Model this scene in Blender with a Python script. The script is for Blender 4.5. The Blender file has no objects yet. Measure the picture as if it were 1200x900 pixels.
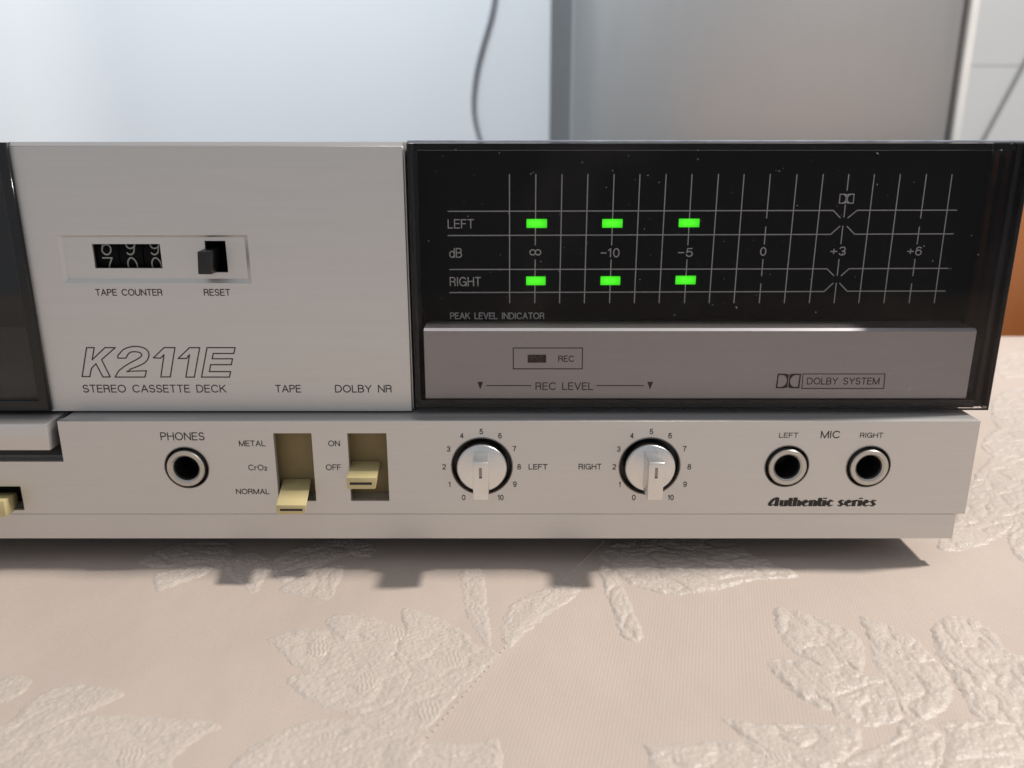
import bpy, bmesh, math, random
import numpy as np
from mathutils import Matrix, Vector
random.seed(7); rng = np.random.default_rng(7)

# ------------------------------------------------------------------ camera, world, lights, exposure
S = 0.001                       # the script works in millimetres; Z = 0 is the table, Y = 0 the lower fascia
F, TH, DC, ZC = 955.0, math.radians(16.4), 195.0, 107.6
CT, ST = math.cos(TH), math.sin(TH)
scene = bpy.context.scene
COL = scene.collection
cd = bpy.data.cameras.new('camera'); cam = bpy.data.objects.new('camera', cd); COL.objects.link(cam)
cam.location = (0, -DC*S, ZC*S); cam.rotation_euler = (math.pi/2-TH, 0, 0)
cd.sensor_width = 36; cd.lens = F/1200*36; cd.clip_start = 0.005; cd.clip_end = 50
cd.dof.use_dof = True; cd.dof.focus_distance = 0.203; cd.dof.aperture_fstop = 17
scene.camera = cam

w = bpy.data.worlds.new('World'); scene.world = w; w.use_nodes = True
wb = w.node_tree.nodes['Background']; wb.inputs[0].default_value = (0.93, 0.95, 1.0, 1); wb.inputs[1].default_value = 0.44

def area_lamp(name, loc, target, size, energy, col, shape='DISK', size_y=None):
    ld = bpy.data.lights.new(name, 'AREA'); ld.shape = shape; ld.size = size
    if size_y: ld.size_y = size_y
    ld.energy = energy; ld.color = col
    o = bpy.data.objects.new(name, ld); COL.objects.link(o)
    o.location = loc
    o.rotation_euler = (Vector(target)-Vector(loc)).to_track_quat('-Z', 'Y').to_euler()
    return o
area_lamp('ceiling_lamp', (1.05, 0.125, 1.42), (0, 0, 0.03), 0.13, 33, (1.0, 0.94, 0.87))
area_lamp('background_fill', (-0.45, 0.25, 1.15), (-0.35, 1.22, 0.96), 0.9, 19, (0.86, 0.93, 1.0))  # unseen cool fill added for wall and refrigerator, aimed clear of the deck

vs = scene.view_settings
vs.view_transform = 'Standard'; vs.look = 'None'; vs.exposure = 0.0; vs.gamma = 1.0; vs.use_curve_mapping = False
scene.render.engine = 'CYCLES'
scene.cycles.use_denoising = True
scene.cycles.max_bounces = 10; scene.cycles.transparent_max_bounces = 16

# ------------------------------------------------------------------ pixel helpers (photo pixels, 1200 x 900)
def P(px, py, Y=0.0):           # the point of the upright plane at depth Y seen at that pixel -> (X, Z)
    a = (450-py)/F
    up = (DC+Y)*(a*CT-ST)/(CT+a*ST)
    dep = (DC+Y)*CT-up*ST
    return ((px-600)/F*dep, ZC+up)
def T(px, py, z=0.0):           # the point of the table plane -> (X, Y)
    a = (450-py)/F
    dz = z-ZC
    dy = dz*(CT+a*ST)/(a*CT-ST)
    return ((px-600)/F*(dy*CT-dz*ST), dy-DC)

# ------------------------------------------------------------------ materials
def nd(nt, t, **kw):
    n = nt.nodes.new(t)
    for k, v in kw.items():
        if k in ('operation', 'blend_type', 'data_type', 'direction_type', 'axis', 'wave_type', 'bands_direction', 'feature', 'distance', 'wave_profile'): setattr(n, k, v)
        else: n.inputs[k.replace('_', ' ')].default_value = v
    return n
def mat(name, col, rough=0.5, metal=0.0, var=0.05, vscale=400, stretch=(1, 1, 1), bump=0.0, bscale=2000, bdist=0.0001, rvar=0.06, **extra):
    m = bpy.data.materials.new(name); m.use_nodes = True; nt = m.node_tree
    b = nt.nodes['Principled BSDF']
    b.inputs['Roughness'].default_value = rough; b.inputs['Metallic'].default_value = metal
    tc = nd(nt, 'ShaderNodeTexCoord'); mp = nd(nt, 'ShaderNodeMapping'); mp.inputs['Scale'].default_value = stretch
    nt.links.new(tc.outputs['Object'], mp.inputs['Vector'])
    n = nd(nt, 'ShaderNodeTexNoise', Scale=vscale, Detail=4.0); nt.links.new(mp.outputs[0], n.inputs['Vector'])
    hi = [min(1, c*(1+var)) for c in col]; lo = [c*(1-var) for c in col]
    r = nd(nt, 'ShaderNodeValToRGB'); r.color_ramp.elements[0].position = 0.3; r.color_ramp.elements[1].position = 0.7
    r.color_ramp.elements[0].color = (*lo, 1); r.color_ramp.elements[1].color = (*hi, 1)
    nt.links.new(n.outputs['Fac'], r.inputs[0]); nt.links.new(r.outputs[0], b.inputs['Base Color'])
    mr = nd(nt, 'ShaderNodeMapRange'); mr.inputs['To Min'].default_value = max(0.02, rough-rvar); mr.inputs['To Max'].default_value = min(1, rough+rvar)
    nt.links.new(n.outputs['Fac'], mr.inputs['Value']); nt.links.new(mr.outputs[0], b.inputs['Roughness'])
    if bump:
        n2 = nd(nt, 'ShaderNodeTexNoise', Scale=bscale, Detail=3.0); nt.links.new(mp.outputs[0], n2.inputs['Vector'])
        bp = nd(nt, 'ShaderNodeBump', Strength=bump, Distance=bdist); nt.links.new(n2.outputs['Fac'], bp.inputs['Height']); nt.links.new(bp.outputs[0], b.inputs['Normal'])
    for k, v in extra.items(): b.inputs[k.replace('_', ' ')].default_value = v
    return m
M = {}
M['alu'] = mat('satin_aluminium', (0.67, 0.66, 0.645), 0.45, 0.80, 0.018, 1300, (0.03, 1, 1), 0.06, 9000, 0.00003, 0.03)
M['alu_edge'] = mat('bright_aluminium', (0.78, 0.78, 0.78), 0.28, 0.95, 0.02, 900, (0.05, 1, 1))
M['strip'] = mat('strip_aluminium', (0.44, 0.43, 0.428), 0.42, 0.85, 0.02, 900, (0.05, 1, 1), 0.05, 9000, 0.00003, 0.03)
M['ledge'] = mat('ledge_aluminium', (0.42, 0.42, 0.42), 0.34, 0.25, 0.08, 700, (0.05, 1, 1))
M['chrome'] = mat('knob_metal', (0.74, 0.75, 0.76), 0.24, 1.0, 0.02, 800, rvar=0.03)
M['knobface'] = mat('knob_satin_face', (0.78, 0.77, 0.75), 0.34, 0.85, 0.02, 800)
M['black'] = mat('black_plastic', (0.010, 0.010, 0.011), 0.38, 0, 0.2, 500)
M['gloss_black'] = mat('gloss_black_plastic', (0.006, 0.007, 0.008), 0.12, 0, 0.2, 300, rvar=0.03)
M['board'] = mat('display_board', (0.003, 0.0035, 0.004), 0.6, 0, 0.2, 300, Specular_IOR_Level=0.1)
M['grey'] = mat('dark_grey_plastic', (0.085, 0.09, 0.09), 0.35, 0, 0.15, 300, (1, 1, .05))
M['holder'] = mat('holder_grey', (0.16, 0.17, 0.165), 0.5, 0, 0.1, 200)
M['beige'] = mat('beige_plastic', (0.62, 0.52, 0.27), 0.42, 0, 0.03, 300)
M['brown'] = mat('slot_brown', (0.30, 0.225, 0.105), 0.6, 0, 0.05, 300)
M['ink'] = mat('dark_ink', (0.022, 0.019, 0.019), 0.6, 0, 0.1, 2000)
M['plum_ink'] = mat('plum_ink', (0.045, 0.022, 0.024), 0.6, 0, 0.1, 2000)
M['pale_ink'] = mat('pale_ink', (0.50, 0.51, 0.50), 0.7, 0, 0.15, 2500)
M['digit'] = mat('counter_digit_paint', (0.34, 0.34, 0.32), 0.7, 0, 0.1, 2000)
M['dust'] = mat('dust', (0.55, 0.55, 0.55), 0.9, 0, 0.2, 2000)
M['rubber'] = mat('rubber', (0.02, 0.02, 0.02), 0.8, 0, 0.2, 300)
M['case'] = mat('painted_steel_case', (0.03, 0.03, 0.032), 0.5, 0, 0.1, 200, bump=0.2, bscale=3000)
M['record_lamp'] = mat('unlit_lamp', (0.028, 0.006, 0.007), 0.25, 0, 0.1, 900)
M['ring'] = mat('jack_nickel', (0.56, 0.54, 0.50), 0.36, 0.9, 0.05, 600)
M['rim'] = mat('rim_metal', (0.30, 0.28, 0.26), 0.35, 0.8, 0.05, 600)
def glass(name, tint, refl, painted_refl=0.035):
    m = bpy.data.materials.new(name); m.use_nodes = True; nt = m.node_tree
    nt.nodes.remove(nt.nodes['Principled BSDF']); out = nt.nodes['Material Output']
    tr = nd(nt, 'ShaderNodeBsdfTransparent', Color=(*tint, 1)); gl = nd(nt, 'ShaderNodeBsdfGlossy', Roughness=0.02)
    tc = nd(nt, 'ShaderNodeTexCoord'); n = nd(nt, 'ShaderNodeTexNoise', Scale=60.0, Detail=3.0); nt.links.new(tc.outputs['Object'], n.inputs['Vector'])
    mr = nd(nt, 'ShaderNodeMapRange'); mr.inputs['To Min'].default_value = 0.01; mr.inputs['To Max'].default_value = 0.10
    nt.links.new(n.outputs['Fac'], mr.inputs['Value']); nt.links.new(mr.outputs[0], gl.inputs['Roughness'])
    fr = nd(nt, 'ShaderNodeFresnel', IOR=refl); mx = nd(nt, 'ShaderNodeMixShader')
    nt.links.new(fr.outputs[0], mx.inputs[0]); nt.links.new(tr.outputs[0], mx.inputs[1]); nt.links.new(gl.outputs[0], mx.inputs[2])
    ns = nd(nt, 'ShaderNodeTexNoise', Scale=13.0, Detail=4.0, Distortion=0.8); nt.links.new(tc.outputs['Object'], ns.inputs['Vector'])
    fm = nd(nt, 'ShaderNodeMapRange'); fm.inputs['From Min'].default_value = .5; fm.inputs['From Max'].default_value = .75; fm.inputs['To Max'].default_value = painted_refl
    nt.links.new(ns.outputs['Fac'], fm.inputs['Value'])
    df = nd(nt, 'ShaderNodeBsdfDiffuse', Color=(.42, .35, .32, 1)); m2 = nd(nt, 'ShaderNodeMixShader')  # brownish smears painted in, standing in for soft reflections
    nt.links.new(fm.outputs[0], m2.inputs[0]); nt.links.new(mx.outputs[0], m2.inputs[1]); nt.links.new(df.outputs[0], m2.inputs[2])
    nt.links.new(m2.outputs[0], out.inputs['Surface'])
    return m
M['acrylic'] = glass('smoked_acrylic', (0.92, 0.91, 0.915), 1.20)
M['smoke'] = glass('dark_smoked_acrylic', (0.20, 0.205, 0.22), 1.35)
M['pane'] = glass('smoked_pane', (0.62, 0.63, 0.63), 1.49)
def led():
    m = bpy.data.materials.new('lit_green_lamp'); m.use_nodes = True; nt = m.node_tree; b = nt.nodes['Principled BSDF']
    b.inputs['Base Color'].default_value = (0.02, 0.25, 0.01, 1)
    tc = nd(nt, 'ShaderNodeTexCoord'); n = nd(nt, 'ShaderNodeVectorMath', operation='DISTANCE'); nt.links.new(tc.outputs['Generated'], n.inputs[0]); n.inputs[1].default_value = (.45, 0, .55)
    r = nd(nt, 'ShaderNodeValToRGB'); r.color_ramp.elements[0].color = (0.085, 1.0, 0.016, 1); r.color_ramp.elements[1].color = (0.022, 0.52, 0.002, 1); r.color_ramp.elements[1].position = .75
    nt.links.new(n.outputs['Value'], r.inputs[0]); nt.links.new(r.outputs[0], b.inputs['Emission Color']); b.inputs['Emission Strength'].default_value = 1.35
    return m
M['led'] = led()

def fabric(name, col, weave, leaf):
    m = bpy.data.materials.new(name); m.use_nodes = True; nt = m.node_tree; b = nt.nodes['Principled BSDF']
    tc = nd(nt, 'ShaderNodeTexCoord')
    n = nd(nt, 'ShaderNodeTexNoise', Scale=14.0, Detail=5.0); nt.links.new(tc.outputs['Object'], n.inputs['Vector'])
    r = nd(nt, 'ShaderNodeValToRGB'); r.color_ramp.elements[0].position = .3; r.color_ramp.elements[1].position = .7
    r.color_ramp.elements[0].color = (*[c*0.93 for c in col], 1); r.color_ramp.elements[1].color = (*[min(1, c*1.05) for c in col], 1)
    nt.links.new(n.outputs['Fac'], r.inputs[0])
    wv = nd(nt, 'ShaderNodeTexWave', wave_type='BANDS', bands_direction='X', Scale=weave, Distortion=1.6, Detail=2.0, Detail_Scale=1.5)
    mp = nd(nt, 'ShaderNodeMapping'); mp.inputs['Rotation'].default_value = (0, 0, 0.24); nt.links.new(tc.outputs['Object'], mp.inputs['Vector']); nt.links.new(mp.outputs[0], wv.inputs['Vector'])
    fn = nd(nt, 'ShaderNodeTexNoise', Scale=2600.0 if not leaf else 1900.0, Detail=3.0); nt.links.new(tc.outputs['Object'], fn.inputs['Vector'])
    mx = nd(nt, 'ShaderNodeMix', data_type='RGBA', blend_type='MULTIPLY'); mx.inputs[0].default_value = 0.22 if leaf else 0.16
    nt.links.new(r.outputs[0], mx.inputs[6]); nt.links.new(fn.outputs['Fac'], mx.inputs[7])
    mx2 = nd(nt, 'ShaderNodeMix', data_type='RGBA', blend_type='MULTIPLY'); mx2.inputs[0].default_value = 0.02 if leaf else 0.035
    nt.links.new(mx.outputs[2], mx2.inputs[6]); nt.links.new(wv.outputs['Color'], mx2.inputs[7])
    nt.links.new(mx2.outputs[2], b.inputs['Base Color'])
    ad = nd(nt, 'ShaderNodeMath', operation='MULTIPLY_ADD'); nt.links.new(fn.outputs['Fac'], ad.inputs[0]); ad.inputs[1].default_value = 1.0
    nt.links.new(wv.outputs['Fac'], ad.inputs[2])
    bp = nd(nt, 'ShaderNodeBump', Strength=0.6 if leaf else 0.3, Distance=0.00025 if leaf else 0.00006); nt.links.new((fn.outputs['Fac'] if leaf else ad.outputs[0]), bp.inputs['Height'])
    nt.links.new(bp.outputs[0], b.inputs['Normal'])
    b.inputs['Roughness'].default_value = 0.42 if leaf else 0.62
    b.inputs['Sheen Weight'].default_value = 0.25; b.inputs['Sheen Roughness'].default_value = 0.4
    b.inputs['Specular IOR Level'].default_value = 0.5 if leaf else 0.35
    return m
M['cloth'] = fabric('tablecloth_weave', (0.60, 0.505, 0.44), 420, False)
M['leaf'] = fabric('embroidery_thread', (0.655, 0.572, 0.508), 420, True)

# ------------------------------------------------------------------ mesh helpers
def parent_to(o, p):
    if p is not None:
        o.parent = p
        o.matrix_parent_inverse = Matrix.Translation(-p.location)   # an Empty stands at its own place, meshes at the origin
def link_mesh(name, me, m, parent=None, smooth=False, ang=35):
    o = bpy.data.objects.new(name, me); COL.objects.link(o)
    if m is not None: me.materials.append(M[m] if isinstance(m, str) else m)
    if smooth:
        me.shade_smooth()
        me.set_sharp_from_angle(angle=math.radians(ang))
    parent_to(o, parent)
    return o
class MB:
    def __init__(s): s.v = []; s.f = []
    def add(s, vs, fs):
        k = len(s.v); s.v += list(vs); s.f += [[i+k for i in f] for f in fs]
    def box(s, x0, x1, y0, y1, z0, z1):
        s.add([(x0,y0,z0),(x1,y0,z0),(x1,y1,z0),(x0,y1,z0),(x0,y0,z1),(x1,y0,z1),(x1,y1,z1),(x0,y1,z1)],
              [(0,3,2,1),(4,5,6,7),(0,1,5,4),(1,2,6,5),(2,3,7,6),(3,0,4,7)]); return s
    def hexa(s, front, back):   # two quads (BL, BR, TR, TL), front nearer the camera
        s.add(list(front)+list(back), [(0,1,2,3),(5,4,7,6),(4,5,1,0),(3,2,6,7),(1,5,6,2),(4,0,3,7)]); return s
    def lathe(s, cx, cz, prof, n=64):   # profile of (radius, y) about an axis along Y
        vs, fs = [], []
        for i in range(n):
            a = 2*math.pi*i/n
            for r, y in prof: vs.append((cx+r*math.cos(a), y, cz+r*math.sin(a)))
        k = len(prof)
        for i in range(n):
            j = (i+1) % n
            for q in range(k-1): fs.append((i*k+q, i*k+q+1, j*k+q+1, j*k+q))
        s.add(vs, fs); return s
    def cylx(s, x0, x1, cy, cz, r, n=40):
        vs = []
        for x in (x0, x1):
            for i in range(n):
                a = 2*math.pi*i/n; vs.append((x, cy+r*math.cos(a), cz+r*math.sin(a)))
        fs = [(i, (i+1) % n, n+(i+1) % n, n+i) for i in range(n)] + [tuple(range(n))[::-1], tuple(range(n, 2*n))]
        s.add(vs, fs); return s
    def build(s, name, m, parent=None, smooth=False, bevel=0, ang=35, seg=2):
        me = bpy.data.meshes.new(name)
        me.from_pydata([(x*S, y*S, z*S) for x, y, z in s.v], [], s.f)
        bm = bmesh.new(); bm.from_mesh(me); bmesh.ops.recalc_face_normals(bm, faces=bm.faces)
        if bevel:
            es = [e for e in bm.edges if len(e.link_faces) == 2 and e.calc_face_angle(0) > 0.5]
            bmesh.ops.bevel(bm, geom=es, offset=bevel*S, segments=seg, affect='EDGES', profile=0.5)
        bm.to_mesh(me); bm.free()
        return link_mesh(name, me, m, parent, smooth, ang)
def rect(x0, x1, z0, z1): return [(x0, z0), (x1, z0), (x1, z1), (x0, z1)]
def circ(cx, cz, r, n=64): return [(cx+r*math.cos(2*math.pi*i/n), cz+r*math.sin(2*math.pi*i/n)) for i in range(n)]
def plate(name, outer, holes, y0, thick, m, parent, bev=0.12):      # an upright plate with real openings
    cu = bpy.data.curves.new(name, 'CURVE'); cu.dimensions = '2D'; cu.fill_mode = 'BOTH'
    cu.extrude = thick/2*S-bev*S; cu.bevel_depth = bev*S; cu.bevel_resolution = 1; cu.offset = -bev*S
    for loop in [outer]+holes:
        sp = cu.splines.new('POLY'); sp.points.add(len(loop)-1); sp.use_cyclic_u = True
        for p, (x, z) in zip(sp.points, loop): p.co = (x*S, z*S, 0, 1)
    o = bpy.data.objects.new(name, cu); COL.objects.link(o)
    dg = bpy.context.evaluated_depsgraph_get()
    me = bpy.data.meshes.new_from_object(o.evaluated_get(dg))
    bpy.data.objects.remove(o); bpy.data.curves.remove(cu)
    n = len(me.vertices); a = np.empty(n*3); me.vertices.foreach_get('co', a); a = a.reshape(-1, 3)
    b = np.stack([a[:, 0], (y0+thick/2)*S-a[:, 2], a[:, 1]], 1)
    me.vertices.foreach_set('co', b.ravel()); me.update()
    me.materials.clear()
    return link_mesh(name, me, m, parent)
def empty(name, loc, label=None, cat=None, group=None):
    o = bpy.data.objects.new(name, None); COL.objects.link(o); o.location = [c*S for c in loc]; o.empty_display_size = 0.02
    if label: o['label'] = label
    if cat: o['category'] = cat
    if group: o['group'] = group
    bpy.context.view_layer.update()
    return o
def tag(o, label, cat, group=None):
    o['label'] = label; o['category'] = cat
    if group: o['group'] = group
    return o

# ------------------------------------------------------------------ printed lettering: thin stroke font
def arc(cx, cy, rx, ry, a0, a1, n=10):
    return [(cx+rx*math.cos(math.radians(a0+(a1-a0)*i/n)), cy+ry*math.sin(math.radians(a0+(a1-a0)*i/n))) for i in range(n+1)]
def o_(w): return arc(w/2, .5, w/2, .5, 0, 360, 22)
G = {
 'A': (.74, [[(0,0),(.37,1),(.74,0)], [(.13,.34),(.61,.34)]]),
 'B': (.62, [[(0,0),(0,1),(.34,1)]+arc(.34,.76,.24,.24,90,-90)+[(0,.52)], [(.34,.52)]+arc(.36,.26,.26,.26,90,-90)+[(0,0)]]),
 'C': (.78, [arc(.42,.5,.42,.5,42,318,18)]),
 'D': (.72, [[(0,0),(0,1),(.28,1)]+arc(.28,.5,.44,.5,90,-90,14)+[(0,0)]]),
 'E': (.56, [[(.56,1),(0,1),(0,0),(.56,0)], [(0,.53),(.5,.53)]]),
 'F': (.52, [[(.54,1),(0,1),(0,0)], [(0,.52),(.46,.52)]]),
 'G': (.82, [arc(.42,.5,.42,.5,42,330,18)+[(.8,.46),(.46,.46)], [(.8,.46),(.8,0)]]),
 'H': (.68, [[(0,0),(0,1)], [(.68,0),(.68,1)], [(0,.53),(.68,.53)]]),
 'I': (.06, [[(.03,0),(.03,1)]]),
 'K': (.66, [[(0,0),(0,1)], [(.62,1),(0,.38)], [(.22,.6),(.66,0)]]),
 'L': (.5, [[(0,1),(0,0),(.5,0)]]),
 'M': (.84, [[(0,0),(0,1),(.42,0),(.84,1),(.84,0)]]),
 'N': (.7, [[(0,0),(0,1),(.7,0),(.7,1)]]),
 'O': (.86, [o_(.86)]),
 'P': (.58, [[(0,0),(0,1),(.32,1)]+arc(.32,.74,.26,.26,90,-90)+[(0,.48)]]),
 'R': (.64, [[(0,0),(0,1),(.34,1)]+arc(.34,.75,.26,.25,90,-90)+[(0,.5)], [(.36,.5),(.56,.42),(.6,0)]]),
 'S': (.6, [arc(.3,.745,.27,.255,25,250,12)+arc(.3,.255,.29,.255,80,-155,12)]),
 'T': (.62, [[(0,1),(.62,1)], [(.31,1),(.31,0)]]),
 'U': (.68, [[(0,1),(0,.32)]+arc(.34,.32,.34,.32,180,360,12)+[(.68,1)]]),
 'V': (.7, [[(0,1),(.35,0),(.7,1)]]),
 'Y': (.7, [[(0,1),(.35,.45),(.7,1)], [(.35,.45),(.35,0)]]),
 'd': (.54, [[(.54,1),(.54,0)], arc(.27,.33,.27,.34,0,360,16)]),
 'r': (.3, [[(0,0),(0,.66)], [(0,.42),(.12,.62),(.3,.64)]]),
 '0': (.56, [o_(.56)]),
 '1': (.3, [[(0,.78),(.22,1),(.22,0)]]),
 '2': (.56, [arc(.28,.72,.27,.28,165,-25,10)+[(0,0),(.56,0)]]),
 '3': (.56, [arc(.27,.745,.25,.255,160,-90,10)+arc(.27,.255,.28,.255,90,-165,10)]),
 '4': (.6, [[(.44,0),(.44,1),(0,.28),(.6,.28)]]),
 '5': (.56, [[(.5,1),(.1,1),(.04,.5)]+arc(.27,.32,.28,.32,125,-160,12)]),
 '6': (.56, [arc(.28,.31,.27,.31,0,360,16), [(.01,.34),(.06,.7)]+arc(.3,.72,.24,.28,170,40,6)]),
 '7': (.54, [[(0,1),(.54,1),(.3,.5),(.2,0)]]),
 '8': (.56, [arc(.28,.755,.23,.245,0,360,14), arc(.28,.255,.28,.255,0,360,16)]),
 '9': (.56, [arc(.28,.69,.27,.31,0,360,16), [(.55,.66),(.5,.3)]+arc(.26,.28,.24,.28,-10,-140,6)]),
 '+': (.56, [[(0,.46),(.56,.46)], [(.28,.18),(.28,.74)]]),
 '-': (.5, [[(0,.48),(.5,.48)]]),
 '~': (1.2, [arc(.3,.5,.3,.34,0,360,18), arc(.9,.5,.3,.34,0,360,18)]),
 ' ': (.42, []),
 '_': (.0, []),
}
def ribbons(mb, polys, wd, Y):
    k = 0
    for pl in polys:
        for (x0, z0), (x1, z1) in zip(pl[:-1], pl[1:]):
            dx, dz = x1-x0, z1-z0; l = math.hypot(dx, dz)
            if l < 1e-6: continue
            ux, uz = dx/l*wd/2, dz/l*wd/2
            y = Y-0.035-0.0012*(k % 12); k += 1
            e = .8
            mb.add([(x0-ux*e+uz, y, z0-uz*e-ux), (x1+ux*e+uz, y, z1+uz*e-ux), (x1+ux*e-uz, y, z1+uz*e+ux), (x0-ux*e-uz, y, z0-uz*e+ux)], [(0,1,2,3)])
def layout(s, gap=.24):
    x = 0; out = []
    for c in s:
        if c == '²':
            wd, pl = G['2']; out += [[(x+a*.62, b*.62) for a, b in p] for p in pl]; x += wd*.62+gap; continue
        wd, pl = G[c]; out += [[(x+a, b) for a, b in p] for p in pl]; x += wd+(gap if c != '_' else 0)
    return out, x-gap
LT = 0.27
def text(s, px0, px1, py0, py1, Y, m, parent, wd=LT, gap=.24, name='lettering'):
    pl, W = layout(s, gap)
    pm = (py0+py1)/2
    x0, x1 = P(px0, pm, Y)[0], P(px1, pm, Y)[0]; zt = P(px0, py0, Y)[1]; zb = P(px0, py1, Y)[1]
    hw = wd/2; x0 += hw; x1 -= hw; zt -= hw; zb += hw
    mb = MB(); ribbons(mb, [[(x0+a/W*(x1-x0), zb+b*(zt-zb)) for a, b in p] for p in pl], wd, Y)
    return mb.build(name, m, parent)
def lines(name, segs, Y, wd, m, parent):       # segs: polylines in photo pixels on the plane Y
    mb = MB(); ribbons(mb, [[P(x, y, Y) for x, y in pl] for pl in segs], wd, Y)
    return mb.build(name, m, parent)

# ------------------------------------------------------------------ setting: floor, walls
FL = -750.0
o = MB().box(-3500, 3500, -2500, 3200, FL-20, FL).build('floor', mat('floor_tile', (0.42, 0.40, 0.37), 0.4, 0, 0.1, 6)); o['kind'] = 'structure'
WY = 1430.0
M['wall'] = mat('white_wall_paint', (0.80, 0.82, 0.84), 0.6, 0, 0.015, 3, bump=0.1, bscale=300)
wall = MB().box(-3500, 3500, WY, WY+100, FL, 2200).build('wall', 'wall'); wall['kind'] = 'structure'
M['tile'] = mat('glazed_tile', (0.76, 0.79, 0.81), 0.3, 0, 0.02, 5)
tw, tg = 198.6, 1.4
tx0 = P(1108, 90, WY)[0]; tz0 = P(1160, 78, WY-8)[1]
tile_me = None
for i in range(6):
    for j in range(-3, 5):
        x = tx0+i*(tw+tg); z = tz0+j*(tw+tg)+2
        if tile_me is None:
            t0 = MB().box(0, tw, -2.5, -0.5, 0, tw).build('tile', 'tile', None, False, .6); tile_me = t0.data; t = t0
        else:
            t = bpy.data.objects.new('tile', tile_me); COL.objects.link(t)
        t.location = (x*S, WY*S, z*S)
        t.parent = wall

# refrigerator: grey front, dark side, pale trim on the far edge
FY = 805.0
fx0 = P(672, 90, FY)[0]; fx1 = P(1127, 90, FY)[0]
M['steel'] = mat('brushed_grey_steel', (0.35, 0.365, 0.37), 0.44, 0.6, 0.008, 500, (1, 1, .03), rvar=0.05)
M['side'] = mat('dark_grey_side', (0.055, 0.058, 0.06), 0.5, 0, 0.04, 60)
M['trim'] = mat('pale_trim', (0.62, 0.66, 0.66), 0.4, 0, 0.03, 60)
fr = empty('refrigerator', ((fx0+fx1)/2, FY+300, FL), 'grey brushed metal refrigerator with dark side standing against white wall', 'refrigerator')
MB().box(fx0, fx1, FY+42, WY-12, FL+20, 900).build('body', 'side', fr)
def bowed(x0, x1, y, z0, z1, bow, n=24):
    mb = MB(); vs = []
    for i in range(n+1):
        t = i/n; x = x0+(x1-x0)*t; e = min(1, min(t, 1-t)*26); yy = y+40*(1-e**.5)*.35-bow*(1-(2*t-1)**2)
        vs += [(x, yy, z0), (x, yy, z1), (x, y+40, z0), (x, y+40, z1)]
    fs = []
    for i in range(n):
        a, b = i*4, i*4+4
        fs += [(a, b, b+1, a+1), (a+2, a+3, b+3, b+2), (a, a+2, b+2, b), (a+1, b+1, b+3, a+3)]
    fs += [(0, 1, 3, 2), (n*4, n*4+2, n*4+3, n*4+1)]
    mb.add(vs, fs); return mb
d = bowed(fx0, fx1, FY, FL+60, 480, 42).build('door', 'steel', fr, True)
d = bowed(fx0, fx1, FY, 486, 895, 42).build('freezer_door', 'steel', fr, True)
MB().box(fx1+1, fx1+10, FY+2, FY+60, FL+60, 895).build('door_trim', 'trim', fr, False, 1)
for x in (fx0+40, fx1-40): MB().box(x-20, x+20, FY+80, FY+120, FL, FL+20).build('foot', 'rubber', fr)

# hanging cables
def tube(name, pts, r, m, seg=10):
    cu = bpy.data.curves.new(name, 'CURVE'); cu.dimensions = '3D'; cu.bevel_depth = r*S; cu.bevel_resolution = 3
    sp = cu.splines.new('NURBS'); sp.points.add(len(pts)-1); sp.use_endpoint_u = True; sp.order_u = 4; sp.resolution_u = seg
    for p, c in zip(sp.points, pts): p.co = (c[0]*S, c[1]*S, c[2]*S, 1)
    cu.materials.append(M[m])
    o = bpy.data.objects.new(name, cu); COL.objects.link(o)
    dg = bpy.context.evaluated_depsgraph_get(); me = bpy.data.meshes.new_from_object(o.evaluated_get(dg))
    bpy.data.objects.remove(o); o = bpy.data.objects.new(name, me); COL.objects.link(o); return o
M['cable'] = mat('grey_cable', (0.22, 0.23, 0.25), 0.5, 0, 0.05, 100)
M['pale_cable'] = mat('pale_grey_cable', (0.36, 0.37, 0.39), 0.5, 0, 0.05, 100)
CY = WY-8
cp = [(600, -190), (592, -80), (581, -25), (579, 10), (566, 50), (556, 90), (553, 130), (560, 158), (574, 200), (600, 260), (622, 340)]
pts = []
for x, y in cp:
    X, Z = P(x, y, CY); pts.append((X, CY, Z))
tag(tube('cable', pts, 3.6, 'cable'), 'grey power cable hanging down the white wall beside refrigerator', 'cable')
pts = []
for x, y in [(1290, -110), (1240, 0), (1200, 78), (1152, 165), (1110, 245)]:
    X, Z = P(x, y, WY-7); pts.append((X, WY-7, Z))
tag(tube('cable', pts, 3.6, 'pale_cable'), 'thin grey cable running slanted across the white wall tiles', 'cable')

# wooden cabinet beyond the table
M['wood'] = mat('orange_brown_wood', (0.55, 0.20, 0.062), 0.4, 0, 0.16, 26, (1, 1, .06))
M['wood_top'] = mat('orange_brown_wood_top', (0.58, 0.23, 0.08), 0.35, 0, 0.16, 26, (.06, 1, 1))
WCY = 345.0
ztop = P(1200, 180, WCY)[1]
cb = empty('wooden_cabinet', (450, WCY+180, FL), 'orange brown wooden cabinet behind the table edge', 'cabinet')
MB().box(172, 760, WCY+20, WCY+360, FL+40, ztop-22).build('carcass', 'wood', cb)
MB().box(160, 772, WCY, WCY+372, ztop-22, ztop).build('top_board', 'wood_top', cb, False, 3)
for x in (176, 468): MB().box(x, x+288, WCY+2, WCY+19.5, FL+60, ztop-28).build('door', 'wood', cb, False, 2)
MB().box(172, 760, WCY+45, WCY+340, FL, FL+40).build('plinth', 'wood', cb)

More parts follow.
